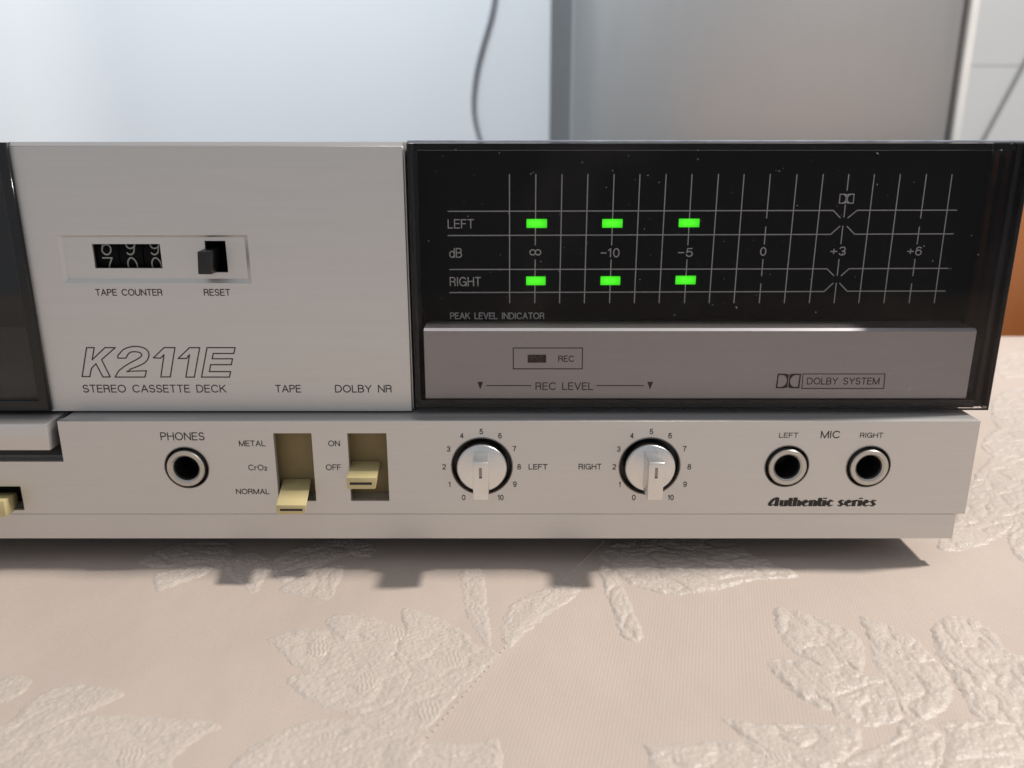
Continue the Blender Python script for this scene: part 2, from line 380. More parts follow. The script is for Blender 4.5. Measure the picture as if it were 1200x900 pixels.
# ------------------------------------------------------------------ table and cloth
TB = 268.0                     # far edge of the table top
M['table_wood'] = mat('table_wood', (0.30, 0.16, 0.08), 0.5, 0, 0.15, 20, (.1, 1, 1))
tb = empty('table', (0, -60, FL), 'wooden table covered by the beige embroidered cloth', 'table')
MB().box(-640, 640, -395, TB-3, -30, -1.2).build('table_top', 'table_wood', tb)
for x in (-600, 600):
    for y in (-355, TB-43): MB().box(x-28, x+28, y-28, y+28, FL, -30).build('leg', 'table_wood', tb)

# numpy perlin noise
_perm = rng.permutation(512); _ang = rng.uniform(0, 2*np.pi, 512)
def perlin(x, y):
    xi = np.floor(x).astype(int); yi = np.floor(y).astype(int); xf = x-xi; yf = y-yi
    def g(ix, iy, dx, dy):
        a = _ang[_perm[(_perm[ix & 511]+iy) & 511]]; return np.cos(a)*dx+np.sin(a)*dy
    u = xf*xf*xf*(xf*(xf*6-15)+10); v = yf*yf*yf*(yf*(yf*6-15)+10)
    a = g(xi, yi, xf, yf)*(1-u)+g(xi+1, yi, xf-1, yf)*u
    b = g(xi, yi+1, xf, yf-1)*(1-u)+g(xi+1, yi+1, xf-1, yf-1)*u
    return (a*(1-v)+b*v)*1.5
def fbm(x, y, o=3):
    s = 0; a = 1
    for k in range(o): s = s+a*perlin(x*2**k+17*k, y*2**k-9*k); a *= .5
    return s
seam = np.array([T(x, y) for x, y in [(708, 634), (672, 668), (640, 700), (595, 755), (545, 815), (500, 868), (470, 905)]])
def seg_dist(x, y, pts, closed=False):
    d = np.full(x.shape, 1e9); n = len(pts)
    for i in range(n if closed else n-1):
        a = pts[i]; b = pts[(i+1) % n]; ab = b-a; l2 = (ab**2).sum()+1e-12
        t = np.clip(((x-a[0])*ab[0]+(y-a[1])*ab[1])/l2, 0, 1)
        d = np.minimum(d, np.hypot(x-a[0]-t*ab[0], y-a[1]-t*ab[1]))
    return d
def cloth_z(x, y):
    z = 0.42*fbm(x/46, y/40, 2)+0.09*fbm(x/9+5, y/16, 2)
    z = z+0.14*np.exp(-(seg_dist(x, y, seam)/1.3)**2)
    return np.where((x > -335) & (x < 125) & (y > 4) & (y < 262), np.minimum(z, 0.2), z)
def grid_mesh(xs, ys, zf):
    X, Y = np.meshgrid(xs, ys); Z = zf(X, Y); return X, Y, Z
xs = np.unique(np.concatenate([np.linspace(-640, -200, 60), np.arange(-200, 200, 1.0), np.linspace(200, 640, 90)]))
ys = np.unique(np.concatenate([np.linspace(-398, -110, 40), np.arange(-110, 60, 1.0), np.linspace(60, TB, 110)]))
X, Y = np.meshgrid(xs, ys); Z = cloth_z(X, Y)
nx, ny = len(xs), len(ys)
V = np.stack([X, Y, Z], -1).reshape(-1, 3)
F_ = []
def quad_faces(nx, ny, off=0):
    i = np.arange(nx*ny).reshape(ny, nx)+off
    return np.stack([i[:-1, :-1], i[:-1, 1:], i[1:, 1:], i[1:, :-1]], -1).reshape(-1, 4)
faces = [quad_faces(nx, ny)]
# the cloth hangs over the four edges
k = len(V); drops = [1.2, 4, 12, 40, 90, 160]
def skirt(px, py, ox, oy):
    global V
    rows = [np.stack([px, py, cloth_z(px, py)], -1)]
    for q, dz in enumerate(drops):
        out = min(3.0, 1.5+q)+np.maximum(0, dz-10)*.16*np.sin((px+py)/22.)*.4
        rows.append(np.stack([px+ox*out, py+oy*out, -dz+0*px], -1))
    A = np.concatenate(rows); f = quad_faces(len(px), len(rows), len(V)); V = np.concatenate([V, A]); faces.append(f)
skirt(xs, np.full(nx, ys[-1]), 0, 1); skirt(xs[::-1], np.full(nx, ys[0]), 0, -1)
skirt(np.full(ny, xs[-1]), ys[::-1], 1, 0); skirt(np.full(ny, xs[0]), ys, -1, 0)
def np_mesh(name, V, Fq, m, parent=None):
    me = bpy.data.meshes.new(name); me.from_pydata((V*S).tolist(), [], Fq.tolist()); me.shade_smooth()
    return link_mesh(name, me, m, parent)
cloth = np_mesh('tablecloth', V, np.concatenate(faces), 'cloth')
tag(cloth, 'pinkish beige woven tablecloth with raised pale leaf embroidery under the cassette deck', 'tablecloth')

def crom(pts, n=6):
    p = np.array(pts, float); N = len(p); out = []
    for i in range(N):
        a, b, c, d = p[i-1], p[i], p[(i+1) % N], p[(i+2) % N]
        for t in np.arange(n)/n:
            out.append(.5*((2*b)+(c-a)*t+(2*a-5*b+4*c-d)*t*t+(3*b-a-3*c+d)*t**3))
    return np.array(out)
def inside(x, y, poly):
    r = np.zeros(x.shape, bool); n = len(poly); j = n-1
    for i in range(n):
        xi, yi = poly[i]; xj, yj = poly[j]
        c = ((yi > y) != (yj > y)) & (x < (xj-xi)*(y-yi)/(yj-yi+1e-12)+xi); r ^= c; j = i
    return r
def embroidered(px, lift=0.0, step=0.32, h=0.8, seed=0, puff=1.0, name='embroidered_leaf'):
    pts = crom([T(a, b) for a, b in px], 5)
    x0, y0 = pts.min(0)-1; x1, y1 = pts.max(0)+1
    xs = np.arange(x0, x1, step); ys = np.arange(y0, y1, step)
    X, Y = np.meshgrid(xs, ys)
    jx = 0.55*fbm(X/2.4+seed, Y/2.4, 3); jy = 0.55*fbm(X/2.4, Y/2.4+seed+40, 3)
    sd = seg_dist(X+jx, Y+jy, pts, True); sd = np.where(inside(X+jx, Y+jy, pts), sd, -sd)
    ev = np.linalg.eigh(np.cov(pts.T))[1][:, 1]; c, s_ = ev[0], ev[1]
    U = X*c+Y*s_; W = -X*s_+Y*c
    wu = U+1.6*perlin(X/6+seed*3.1, Y/6); ww = W+1.6*perlin(X/6, Y/6+seed*1.7)
    b1 = np.minimum(1, np.abs(perlin(wu/13+seed*5, ww/6.5+seed))*3.2)**.5          # puffed areas between sharp creases
    b2 = np.minimum(1, np.abs(perlin(wu/5+seed*2, ww/2.4-seed))*2.4)**.75
    b3 = np.abs(perlin(U/1.3+seed*3, W/0.95+seed*2))*1.6
    fine = fbm(X/0.75+seed, Y/0.75, 2)
    e = np.clip(sd/1.0, 0, 1); e = e*e*(3-2*e)
    z = cloth_z(X, Y)-0.03+lift*.05+e*((.5 if puff > 1 else .36)+0.46*puff*(b1-1)+0.18*(b2-1)*puff+(.12 if puff > 1 else .19)*(b3-.45)+0.08*fine)+0.07*np.exp(-((sd-.3)/.3)**2)-0.35*np.clip(-sd-.05, 0, 1)
    z = np.where((X > -335) & (X < 125) & (Y > 3), np.minimum(z, 1.4), z)
    keep = sd > -0.55
    idx = -np.ones(X.shape, int); idx[keep] = np.arange(keep.sum())
    q = np.stack([idx[:-1, :-1], idx[:-1, 1:], idx[1:, 1:], idx[1:, :-1]], -1).reshape(-1, 4); q = q[(q >= 0).all(1)]
    return np_mesh(name, np.stack([X[keep], Y[keep], z[keep]], -1), q, 'leaf', cloth)
def za(l): return [(140+x/2.6087, 620+y/2.6087) for x, y in l]
def zb(l): return [(740+x/2.6087, 620+y/2.6087) for x, y in l]
def zl(l): return [(x/2, 600+y/2) for x, y in l]
def zr(l): return [(600+x/2, 600+y/2) for x, y in l]
leaves = [
 za([(455,335),(520,312),(600,305),(650,318),(695,350),(650,400),(595,440),(530,415),(480,370)]),
 za([(640,270),(740,265),(810,285),(870,315),(840,355),(760,350),(690,355),(645,318)]),
 za([(865,245),(940,260),(1050,310),(1085,350),(1145,370),(1150,400),(1090,445),(990,460),(900,445),(845,395),(868,310)]),
 za([(515,450),(595,430),(690,345),(830,345),(855,390),(895,440),(860,520),(770,560),(690,562),(620,540),(545,500)]),
 za([(640,590),(760,560),(850,515),(900,435),(1000,440),(1100,438),(1040,510),(960,600),(920,660),(840,650),(740,640)]),
 za([(335,735),(390,680),(470,630),(560,590),(650,580),(780,600),(850,620),(930,655),(905,730),(880,810),(330,810)]),
 za([(920,668),(1010,660),(1080,655),(1160,650),(1168,730),(1160,810),(890,810)]),
 za([(1045,130),(1078,122),(1110,125),(1126,240),(1135,350),(1115,345),(1070,280),(1050,200)]),
 [(587,750),(590,725),(600,708),(625,695),(655,684),(682,685),(672,702),(645,720),(620,738),(600,758)],
 za([(105,145),(150,130),(220,122),(280,122),(245,150),(190,165),(118,190)]),
 za([(490,185),(540,150),(600,120),(680,105),(683,140),(662,180),(635,217),(580,205)]),
 za([(330,100),(400,72),(470,95),(445,150),(408,194),(370,165),(330,140)]),
 za([(60,100),(120,65),(200,40),(330,35),(350,80),(290,124),(200,120),(110,118)]),
 za([(470,100),(540,60),(690,30),(775,50),(766,85),(690,82),(590,125),(500,160)]),
 zl([(-60,400),(0,390),(30,380),(72,395),(60,420),(20,440),(-60,450)]),
 zl([(20,490),(60,450),(110,420),(190,405),(292,425),(240,455),(170,485),(100,520),(0,545),(-80,540)]),
 zl([(-80,545),(60,515),(130,495),(200,480),(330,478),(512,495),(470,530),(405,580),(370,640),(-80,650)]),
 zb([(435,245),(500,250),(620,290),(695,330),(710,400),(700,455),(620,485),(560,415),(490,370),(450,310)]),
 zb([(420,405),(500,400),(560,412),(625,470),(618,552),(550,540),(480,490),(440,450)]),
 zb([(700,265),(780,290),(860,330),(900,370),(960,430),(980,520),(930,572),(860,577),(790,520),(760,460),(735,380),(715,310)]),
 zb([(615,480),(700,448),(770,460),(810,520),(832,572),(780,595),(720,605),(650,580),(612,560)]),
 zb([(920,310),(950,275),(1000,262),(1060,280),(1110,320),(1150,370),(1230,400),(1260,500),(1220,600),(1140,600),(1060,582),(985,455),(940,390)]),
 zb([(280,585),(330,585),(400,595),(560,595),(690,608),(692,670),(650,712),(590,738),(500,722),(410,690),(330,630)]),
 zb([(40,665),(130,665),(230,650),(400,652),(420,690),(500,715),(520,800),(80,810),(60,720)]),
 zb([(500,720),(590,738),(700,675),(790,640),(830,585),(900,590),(960,640),(940,740),(900,810),(520,810)]),
 zb([(950,592),(1060,585),(1160,600),(1250,610),(1270,810),(920,810),(945,740),(965,640)]),
 zr([(200,95),(250,70),(330,62),(480,60),(570,105),(670,150),(560,162),(480,185),(380,192),(280,170),(240,130)]),
 zr([(202,130),(240,133),(272,200),(306,290),(262,296),(235,230)]),
 [(1098,640),(1118,608),(1140,560),(1170,530),(1215,520),(1230,560),(1205,600),(1165,634),(1120,646)],
 [(1183,640),(1186,612),(1205,598),(1250,600),(1250,660),(1205,662)],
 [(1163,470),(1190,455),(1235,450),(1245,480),(1200,500),(1168,500)],
 [(1150,520),(1175,500),(1230,490),(1250,515),(1200,525),(1165,534)],
 [(1168,420),(1200,408),(1240,410),(1250,428),(1200,440),(1172,440)],
]
for i, l in enumerate(leaves): embroidered(l, (i*7 % 4)*.6, seed=i+1, puff=1.05 if i > 16 else .6)
# small oval satin-stitch knots inside the leaves: dome with zigzag ribs
def knot(px, py, rx=3.0, ry=3.7):
    cx, cy = T(px, py)
    g = np.linspace(-1.05, 1.05, 44); A, B = np.meshgrid(g, g); r = np.hypot(A, B)
    X = cx+A*rx; Y = cy+B*ry
    z = cloth_z(X, Y)+0.20+0.16*np.sqrt(np.clip(1-r**2, 0, 1))**1.2+0.075*np.sin((X*1.0+0.25*Y)*6.6+0.9*np.sin(Y*2.6))*np.clip(1-r**4, 0, 1)-.45*np.clip((r-.7)/.3, 0, 1)**2
    keep = r < 1.04
    idx = -np.ones(X.shape, int); idx[keep] = np.arange(keep.sum())
    q = np.stack([idx[:-1, :-1], idx[:-1, 1:], idx[1:, 1:], idx[1:, :-1]], -1).reshape(-1, 4); q = q[(q >= 0).all(1)]
    np_mesh('embroidered_knot', np.stack([X[keep], Y[keep], z[keep]], -1), q, 'leaf', cloth)
for x, y in za([(610,365),(838,325),(1022,400),(755,470),(945,560),(630,655),(40,690)])+zb([(440,685)]): knot(x, y)
# seam stitches
mb = MB()
L_ = np.r_[0, np.cumsum(np.hypot(*np.diff(seam, axis=0).T))]
s_ = 0
while s_ < L_[-1]-1.5:
    a = [np.interp(s_, L_, seam[:, k]) for k in (0, 1)]; b = [np.interp(s_+1.25, L_, seam[:, k]) for k in (0, 1)]
    dx, dy = b[0]-a[0], b[1]-a[1]; l = math.hypot(dx, dy); nx_, ny_ = -dy/l*.28, dx/l*.28
    z = float(cloth_z(np.array(a[0]), np.array(a[1])))
    mb.hexa([(a[0]-nx_, a[1]-ny_, z-.1), (b[0]-nx_, b[1]-ny_, z-.1), (b[0]-nx_*.6, b[1]-ny_*.6, z+.15), (a[0]-nx_*.6, a[1]-ny_*.6, z+.15)],
            [(a[0]+nx_, a[1]+ny_, z-.1), (b[0]+nx_, b[1]+ny_, z-.1), (b[0]+nx_*.6, b[1]+ny_*.6, z+.15), (a[0]+nx_*.6, a[1]+ny_*.6, z+.15)])
    s_ += 1.9
o = mb.build('stitching', 'leaf', cloth, True); o['kind'] = 'stuff'

# ------------------------------------------------------------------ the cassette deck
XL, XR = -322.0, 118.6
YU, YA, YS, YB, YD0 = 6.5, 5.5, 8.6, 18.0, 22.0
deck = empty('cassette_deck', (-100, 120, 0), 'silver stereo cassette deck with smoked level display and two recording knobs', 'cassette deck')
ZT = P(600, 166.5, YU)[1]
ZB = P(600, 631, 0)[1]                    # underside of the fascia
zf = P(600, 493.5, 0)[1]                  # top of the lower fascia
zu = P(300, 481.8, YU)[1]                 # underside of the upper panel
zs = P(600, 603, 0)[1]                    # crease above the base strip
MB().box(XL+2, XR-1.5, YD0+.2, 240, ZB+1.5, ZT-3).build('casing', 'case', deck, False, 1)
def foot(x, y):
    mb = MB(); n = 36; prof = [(8.5, 0.3), (9.5, 1.4), (10, ZB+1.5)]; vs = []; fs = []
    for i in range(n):
        a = 2*math.pi*i/n
        for r, z in prof: vs.append((x+r*math.cos(a), y+r*math.sin(a), z))
    k = len(prof)
    for i in range(n):
        j = (i+1) % n
        for q in range(k-1): fs.append((i*k+q, j*k+q, j*k+q+1, i*k+q+1))
    fs.append([i*k for i in range(n)][::-1]); fs.append([i*k+k-1 for i in range(n)])
    mb.add(vs, fs); mb.build('foot', 'rubber', deck, True)
for x in (XL+30, 96):
    for y in (26, 215): foot(x, y)

# lower fascia with real openings
def slot_px(tl, tr, br, bl, Y=0): return [P(*bl, Y), P(*br, Y), P(*tr, Y), P(*tl, Y)]
s_tape = rect(P(323.5, 548)[0], P(367.6, 548)[0], P(340, 587)[1], P(340, 508)[1])
s_nr = rect(P(409.2, 548)[0], P(454.4, 548)[0], P(430, 587)[1], P(430, 508)[1])
bx1 = P(26, 584)[0]
s_btn = rect(bx1-13.5, bx1, P(10, 597.5)[1], P(10, 570.3)[1])
phones, micl, micr = P(219, 548), P(922, 546.5), P(1017.5, 546.8)
knl, knr = P(564.8, 546.5), P(761.2, 546.5)
nx1, nz1 = P(70, 515)[0], P(60, 541)[1]
outer = [(XL, zs+.14), (XR, zs+.14), (XR, zf), (nx1, zf), (nx1, nz1), (XL, nz1)]
holes = [s_tape, s_nr, s_btn]+[circ(*c, 5.55) for c in (phones, micl, micr)]+[circ(*c, 7.75) for c in (knl, knr)]
fas = plate('lower_panel', outer, holes, 0, 2.2, 'alu', deck, .14)
MB().box(XL, P(1120, 606)[0], 0.02, 3.0, ZB, zs+.1).build('base_strip', 'alu', deck, False, .05)
MB().box(nx1+.4, XR, 2.25, YD0, zf-2.6, zf-.05).build('ledge', 'ledge', deck, False, .1)
MB().box(XL, nx1+.35, 4.5, YD0, nz1-2, nz1-.02).build('key_recess_floor', 'ledge', deck)
MB().box(XL, nx1+.3, YD0-1.5, YD0+.1, nz1, zu-1).build('key_recess_back', 'black', deck)
MB().box(nx1+.45, nx1+1.4, 2.3, YD0-1.6, nz1, zf-2.7).build('key_recess_side', 'black', deck)
MB().box(XL, XR-2, YD0-1, YD0+.15, ZB+1, zf-2.7).build('inner_wall', 'black', deck)
MB().box(XR-1.3, XR-.02, 2.25, YD0, zs+.3, zf-2.65).build('end_wall', 'alu', deck, False, .1)
MB().box(XL+2, P(1120, 606)[0]-.5, 3.05, YD0+.1, ZB+.6, ZB+1.9).build('bottom_plate', 'case', deck)
MB().box(P(1120, 606)[0]-.45, XR-1.35, 2.3, YD0+.1, zs+.3, zs+1.2).build('bottom_plate', 'case', deck)
# cassette key
kz0, kz1 = P(30, 528.3, -1.5)[1], P(30, 497, -1.5)[1]
kx = P(56.5, 512, -1.5)[0]
MB().box(XL+8, kx, -1.5, 9.5, kz0, kz1).build('cassette_key', 'alu', deck, True, .45)

# sockets
def socket(c, nm):
    s = empty(nm, (c[0], 0, c[1])); parent_to(s, deck)
    s.matrix_parent_inverse = Matrix.Translation(-deck.location); bpy.context.view_layer.update()
    x, z = c
    MB().lathe(x, z, [(5.50, 2.1), (5.50, -0.05), (5.62, -0.20), (5.78, -0.05), (5.80, 0.02)], 72).build('rim', 'rim', s, True)
    MB().lathe(x, z, [(4.85, 6.0), (4.85, -0.75), (4.65, -1.0), (3.75, -1.0), (3.3, -0.55), (3.2, 0.3)], 72).build('bushing', 'ring', s, True)
    MB().lathe(x, z, [(5.6, 4.2), (4.6, 4.3)], 48).build('surround', 'black', s)
    MB().lathe(x, z, [(3.21, 0.25), (3.0, 0.9), (3.0, 9.3)], 48).build('socket_sleeve', 'black', s, True)
    MB().lathe(x, z, [(3.3, 9.0), (0.02, 9.2)], 32).build('socket_bottom', 'black', s)
for c, nm in ((phones, 'phones_socket'), (micl, 'microphone_socket'), (micr, 'microphone_socket')): socket(c, nm)

# recording level knobs
def radial_metal():
    m = mat('spun_knob_metal', (0.74, 0.74, 0.735), 0.24, 1.0, 0.02, 700, rvar=0.03)
    nt = m.node_tree; b = nt.nodes['Principled BSDF']; b.inputs['Anisotropic'].default_value = 0.7
    tg = nt.nodes.new('ShaderNodeTangent'); tg.direction_type = 'RADIAL'; tg.axis = 'Y'; nt.links.new(tg.outputs[0], b.inputs['Tangent'])
    return m
M['spun'] = radial_metal()
def knob(c):
    k = empty('recording_level_knob', (c[0], 0, c[1])); k.parent = deck
    k.matrix_parent_inverse = Matrix.Translation(-deck.location); bpy.context.view_layer.update()
    x, z = c
    MB().lathe(x, z, [(7.68, 2.1), (7.68, -0.05), (7.8, -0.22), (7.98, -0.05), (8.0, 0.02)], 80).build('rim', 'rim', k, True)
    MB().lathe(x, z, [(7.9, 3.6), (0.02, 3.7)], 48).build('well', 'black', k)
    MB().lathe(x, z, [(6.45, 3.5), (6.45, -1.2), (6.1, -1.75), (5.9, -1.8), (0.02, -2.75)], 80).build('disc', 'spun', k, True, ang=50)
    # grip blade: rounded upper end, flat front
    hw, zt, zb_, yf = 1.88, 4.85, -5.0, -9.7
    mb = MB(); n = 6; prof = [(zb_, -1.7), (zb_, yf)]
    prof += [(zt-1.0+1.0*math.sin(math.pi/2*i/n), yf+0.35*(1-math.cos(math.pi/2*i/n))) for i in range(n+1)] + [(zt, -1.7)]
    vs = [(x-hw, y, z+q) for q, y in prof]+[(x+hw, y, z+q) for q, y in prof]; N = len(prof)
    mb.add(vs, [list(range(N)), list(range(2*N-1, N-1, -1))]+[(i, (i+1) % N, N+(i+1) % N, N+i) for i in range(N)])
    bl = mb.build('grip', 'knobface', k, True, .16, 40)
    MB().box(x-.36, x+.36, yf-.03, yf+.3, z+1.1, z+3.55).build('pointer_groove', 'rim', bl)
    MB().box(x-.36, x+.36, yf-.05, yf+.2, z+.8, z+1.08).build('pointer_dot', 'ink', bl)
    return k
knob(knl); knob(knr)

# lever switches: front quad at one depth, back quad inside the slot
def lever(nm, fq, yf, bq, yb, slit, slot, backmat):
    mb = MB().hexa([(P(*p, yf)[0], yf, P(*p, yf)[1]) for p in fq], [(P(*p, yb)[0], yb, P(*p, yb)[1]) for p in bq])
    o = mb.build(nm, 'beige', deck, True, .25)
    (a, b), (c, d_) = slit
    x0, z1 = P(a, b, yf); x1, z0 = P(c, d_, yf)
    if slit[0] != slit[1]: MB().box(x0, x1, yf-.04, yf+.3, z0, z1).build('slit', 'ink', o)
    xs_ = [p[0] for p in slot]; zs_ = [p[1] for p in slot]
    MB().box(min(xs_)-1, max(xs_)+1, 5.6, 6.4, min(zs_)-1.2, max(zs_)+1).build('slot_back', backmat, deck)
    MB().box(min(xs_)-.5, max(xs_)+.5, 2.25, 5.5, min(zs_)-.9, min(zs_)-.05).build('slot_floor', 'ledge', deck)
    return o
lever('tape_selector_lever', [(324.3, 603), (357.2, 603), (359.0, 592), (323.2, 592)], -8.5, [(333, 574), (362, 574), (365, 561), (332, 561)], 5,
      ((328, 596.3), (354.5, 598.8)), s_tape, 'brown')
lever('noise_reduction_lever', [(406.6, 573.4), (440.0, 573.4), (441.3, 559.8), (405.6, 559.8)], -4.5, [(413, 554), (444, 554), (446.3, 540), (412, 540)], 5,
      ((409.8, 565.3), (435.8, 568.2)), s_nr, 'brown')
lever('push_button', [(-42, 606), (7.6, 606), (4.4, 587), (-46, 587)], -5.5, [(-30, 594.5), (23, 594.5), (20, 577), (-34, 577)], 4, ((0, 0), (0, 0)), s_btn, 'black')

# upper silver panel with counter recess
ux0, ux1 = P(33, 325, YU)[0]+.2, P(477.0, 325, YU)[0]
rec = [P(75.6, 332, YU), P(294, 331, YU), P(290, 276, YU), P(65.6, 275, YU)]
rx0, rx1 = P(70, 303, YU)[0], P(292, 303, YU)[0]; rz0, rz1 = P(180, 331.6, YU)[1], P(180, 275.6, YU)[1]
up = plate('upper_panel', rect(ux0, ux1, zu, ZT-.9), [rect(rx0, rx1, rz0, rz1)], YU, 2.0, 'alu', deck, .1)
mb = MB(); zc_ = ZT-.88
mb.add([(ux0, YU+.05, zc_), (ux1, YU+.05, zc_), (ux0, YU+.95, ZT+.05), (ux1, YU+.95, ZT+.05), (ux0, YD0-.2, ZT+.05), (ux1, YD0-.2, ZT+.05), (ux0, YD0-.2, ZT-2), (ux1, YD0-.2, ZT-2), (ux0, YU+2.1, ZT-2), (ux1, YU+2.1, ZT-2), (ux0, YU+2.1, zc_), (ux1, YU+2.1, zc_)],
       [(0,1,3,2),(2,3,5,4),(4,5,7,6),(6,7,9,8),(8,9,11,10),(10,11,1,0),(0,2,4,6,8,10),(1,11,9,7,5,3)])
mb.build('top_edge', 'alu', up)
MB().box(ux1-.6, ux1+.25, YU+2.1, YD0-.2, zu, ZT-2.1).build('side_return', 'alu', up)
MB().box(ux0, ux1-.7, YU+2.1, YD0-.2, zu, zu+1.0).build('bottom_return', 'ledge', up)
ins, dep = 0.95, 0.7
tr_ = empty('tape_counter', ((rx0+rx1)/2, YU, rz0)); tr_.parent = deck; tr_.matrix_parent_inverse = Matrix.Translation(-deck.location); bpy.context.view_layer.update()
a = [(rx0, YU+.1, rz0), (rx1, YU+.1, rz0), (rx1, YU+.1, rz1), (rx0, YU+.1, rz1)]
b = [(rx0+ins, YU+dep, rz0+ins), (rx1-ins, YU+dep, rz0+ins), (rx1-ins, YU+dep, rz1-ins*.6), (rx0+ins, YU+dep, rz1-ins*.6)]
mb = MB(); mb.add(a+b, [(0,4,5,1),(1,5,6,2),(2,6,7,3),(3,7,4,0)]); mb.build('recess_bevel', 'alu', tr_)
YW = YU+dep
cw = rect(P(109.6, 300, YW)[0], P(188.8, 300, YW)[0], P(150, 314.4, YW)[1], P(150, 286, YW)[1])
rs = rect(P(241.5, 300, YW)[0], P(265.5, 300, YW)[0], P(250, 319, YW)[1], P(250, 282.4, YW)[1])
plate('recess_plate', rect(rx0+ins-.02, rx1-ins+.02, rz0+ins-.02, rz1-ins*.6+.02), [cw, rs], YW-.01, .9, 'alu', tr_, .06)
YD = YW+1.5
def sub(pl, n=5):
    return [(p[0]+(q_[0]-p[0])*i/n, p[1]+(q_[1]-p[1])*i/n) for p, q_ in zip(pl[:-1], pl[1:]) for i in range(n)]+[pl[-1]]
for i, (cx, up_, dn) in enumerate(((125.6, '6', '7'), (153.6, '9', '0'), (181.9, '9', '0'))):
    xa, zc = P(cx, 300, YD)
    wl = MB().cylx(xa-2.85, xa+2.85, YD+9.0, zc, 8.95, 72).build('counter_wheel', 'board', tr_, True)
    for ch, zlo, zhi in ((up_, 298.3, 279.5), (dn, 320.5, 302.2)):
        pl, W = layout(ch); mb = MB(); z0, z1 = P(cx, zlo, YD)[1], P(cx, zhi, YD)[1]
        ribbons(mb, [sub([(xa-1.15+u/W*2.3, z0+v*(z1-z0)) for u, v in p]) for p in pl], .34, 0)
        vv = []
        for (x, y, z) in mb.v:
            t_ = max(-1.2, min(1.2, (z-zc)/9.0)); vv.append((x, YD+9-9*math.cos(t_)+y-.03, zc+9*math.sin(t_)))
        mb.v = vv; mb.build('digit', 'digit', wl)
MB().box(rx0+1, rx1-1, YD0-.8, YD0-.3, rz0-2, rz1+2).build('counter_housing', 'black', tr_)
q = lambda px, py, y: (P(px, py, y)[0], y, P(px, py, y)[1])
yf, yb = YW-5.0, YW+3.0
MB().hexa([q(232.0, 321.6, yf), q(248.0, 321.6, yf), q(247.2, 294.8, yf), q(230.9, 294.8, yf)],
          [q(242.5, 318.5, yb), q(257.5, 318.5, yb), q(256.6, 290, yb), q(241.5, 290, yb)]).build('reset_button', 'black', tr_, True, .25)

# printing on the silver panels
for s, a, b, c, d in (('STEREO CASSETTE DECK', 97, 265, 450.8, 460), ('TAPE', 322.6, 352.8, 451, 460), ('DOLBY NR', 392.6, 459.3, 451, 460)):
    text(s, a, b, c, d, YU, 'ink', up)
text('TAPE COUNTER', 111.8, 190.3, 338.6, 346.6, YU, 'ink', up, .24); text('RESET', 238.8, 269.8, 338.6, 346.6, YU, 'ink', up, .24)
zk = lambda l: [P(80+x/5.4545, 390+y/5.4545, YU) for x, y in l]
two = crom([(318,162),(332,128),(362,102),(420,87),(482,96),(513,125),(512,160),(488,192),(440,216),(398,232),(374,246)], 4)[:-4].tolist()+[(374,246),(500,243),(490,283),(300,283)]
two += crom([(300,283),(318,250),(352,220),(400,190),(445,166),(468,146),(460,128),(425,121),(392,128),(368,162)], 4)[4:-4].tolist()+[(368,162),(318,162)]
glyphs = [[(117,95),(166,95),(153,172),(235,95),(300,95),(213,172),(268,282),(222,282),(177,198),(148,228),(138,280),(89,280)], two,
          [(545,160),(612,95),(682,95),(652,282),(592,282),(612,140),(590,162)], [(703,164),(775,95),(840,95),(806,283),(752,283),(775,140),(755,164)],
          [(887,95),(1067,95),(1058,132),(927,132),(920,166),(1050,166),(1042,204),(910,204),(902,248),(1038,248),(1030,283),(852,283)]]
for g in glyphs:
    mb = MB(); ribbons(mb, [zk(g+[g[0]])], .30, YU); mb.build('model_numeral', 'ink', up)
for s, a, b, c, d, wd in (('PHONES', 188, 239.6, 506.6, 516, .27), ('METAL', 280, 310.9, 516.2, 523, .22), ('CrO²', 291, 313, 544.4, 551.3, .22), ('NORMAL', 276.6, 315.8, 572.7, 579.2, .22),
                      ('ON', 384.6, 398.3, 516.2, 523, .22), ('OFF', 381.8, 399.6, 544.2, 551, .22), ('LEFT', 619.4, 641.6, 543.8, 550.2, .23), ('RIGHT', 678, 704.8, 543.4, 550.2, .23),
                      ('MIC', 961.8, 984.6, 504.8, 513.6, .27), ('LEFT', 913, 935.5, 507, 513, .2), ('RIGHT', 1007.8, 1035, 507, 513, .2)):
    text(s, a, b, c, d, 0, 'ink', fas, wd)
for off in (0, 199.4):
    for s, x, y in (('0', 300, 713), ('1', 187, 607), ('2', 142, 464), ('3', 178, 320), ('4', 285, 212), ('5', 443, 178), ('6', 595, 212), ('7', 712, 318), ('8', 750, 464), ('9', 716, 605), ('10', 600, 713)):
        px, py = 500+x/6.925+off, 480+y/6.925; hw = 3.5 if len(s) > 1 else (1.2 if s == '1' else 2.2)
        text(s, px-hw, px+hw, py-3.2, py+3.2, 0, 'ink', fas, .22)
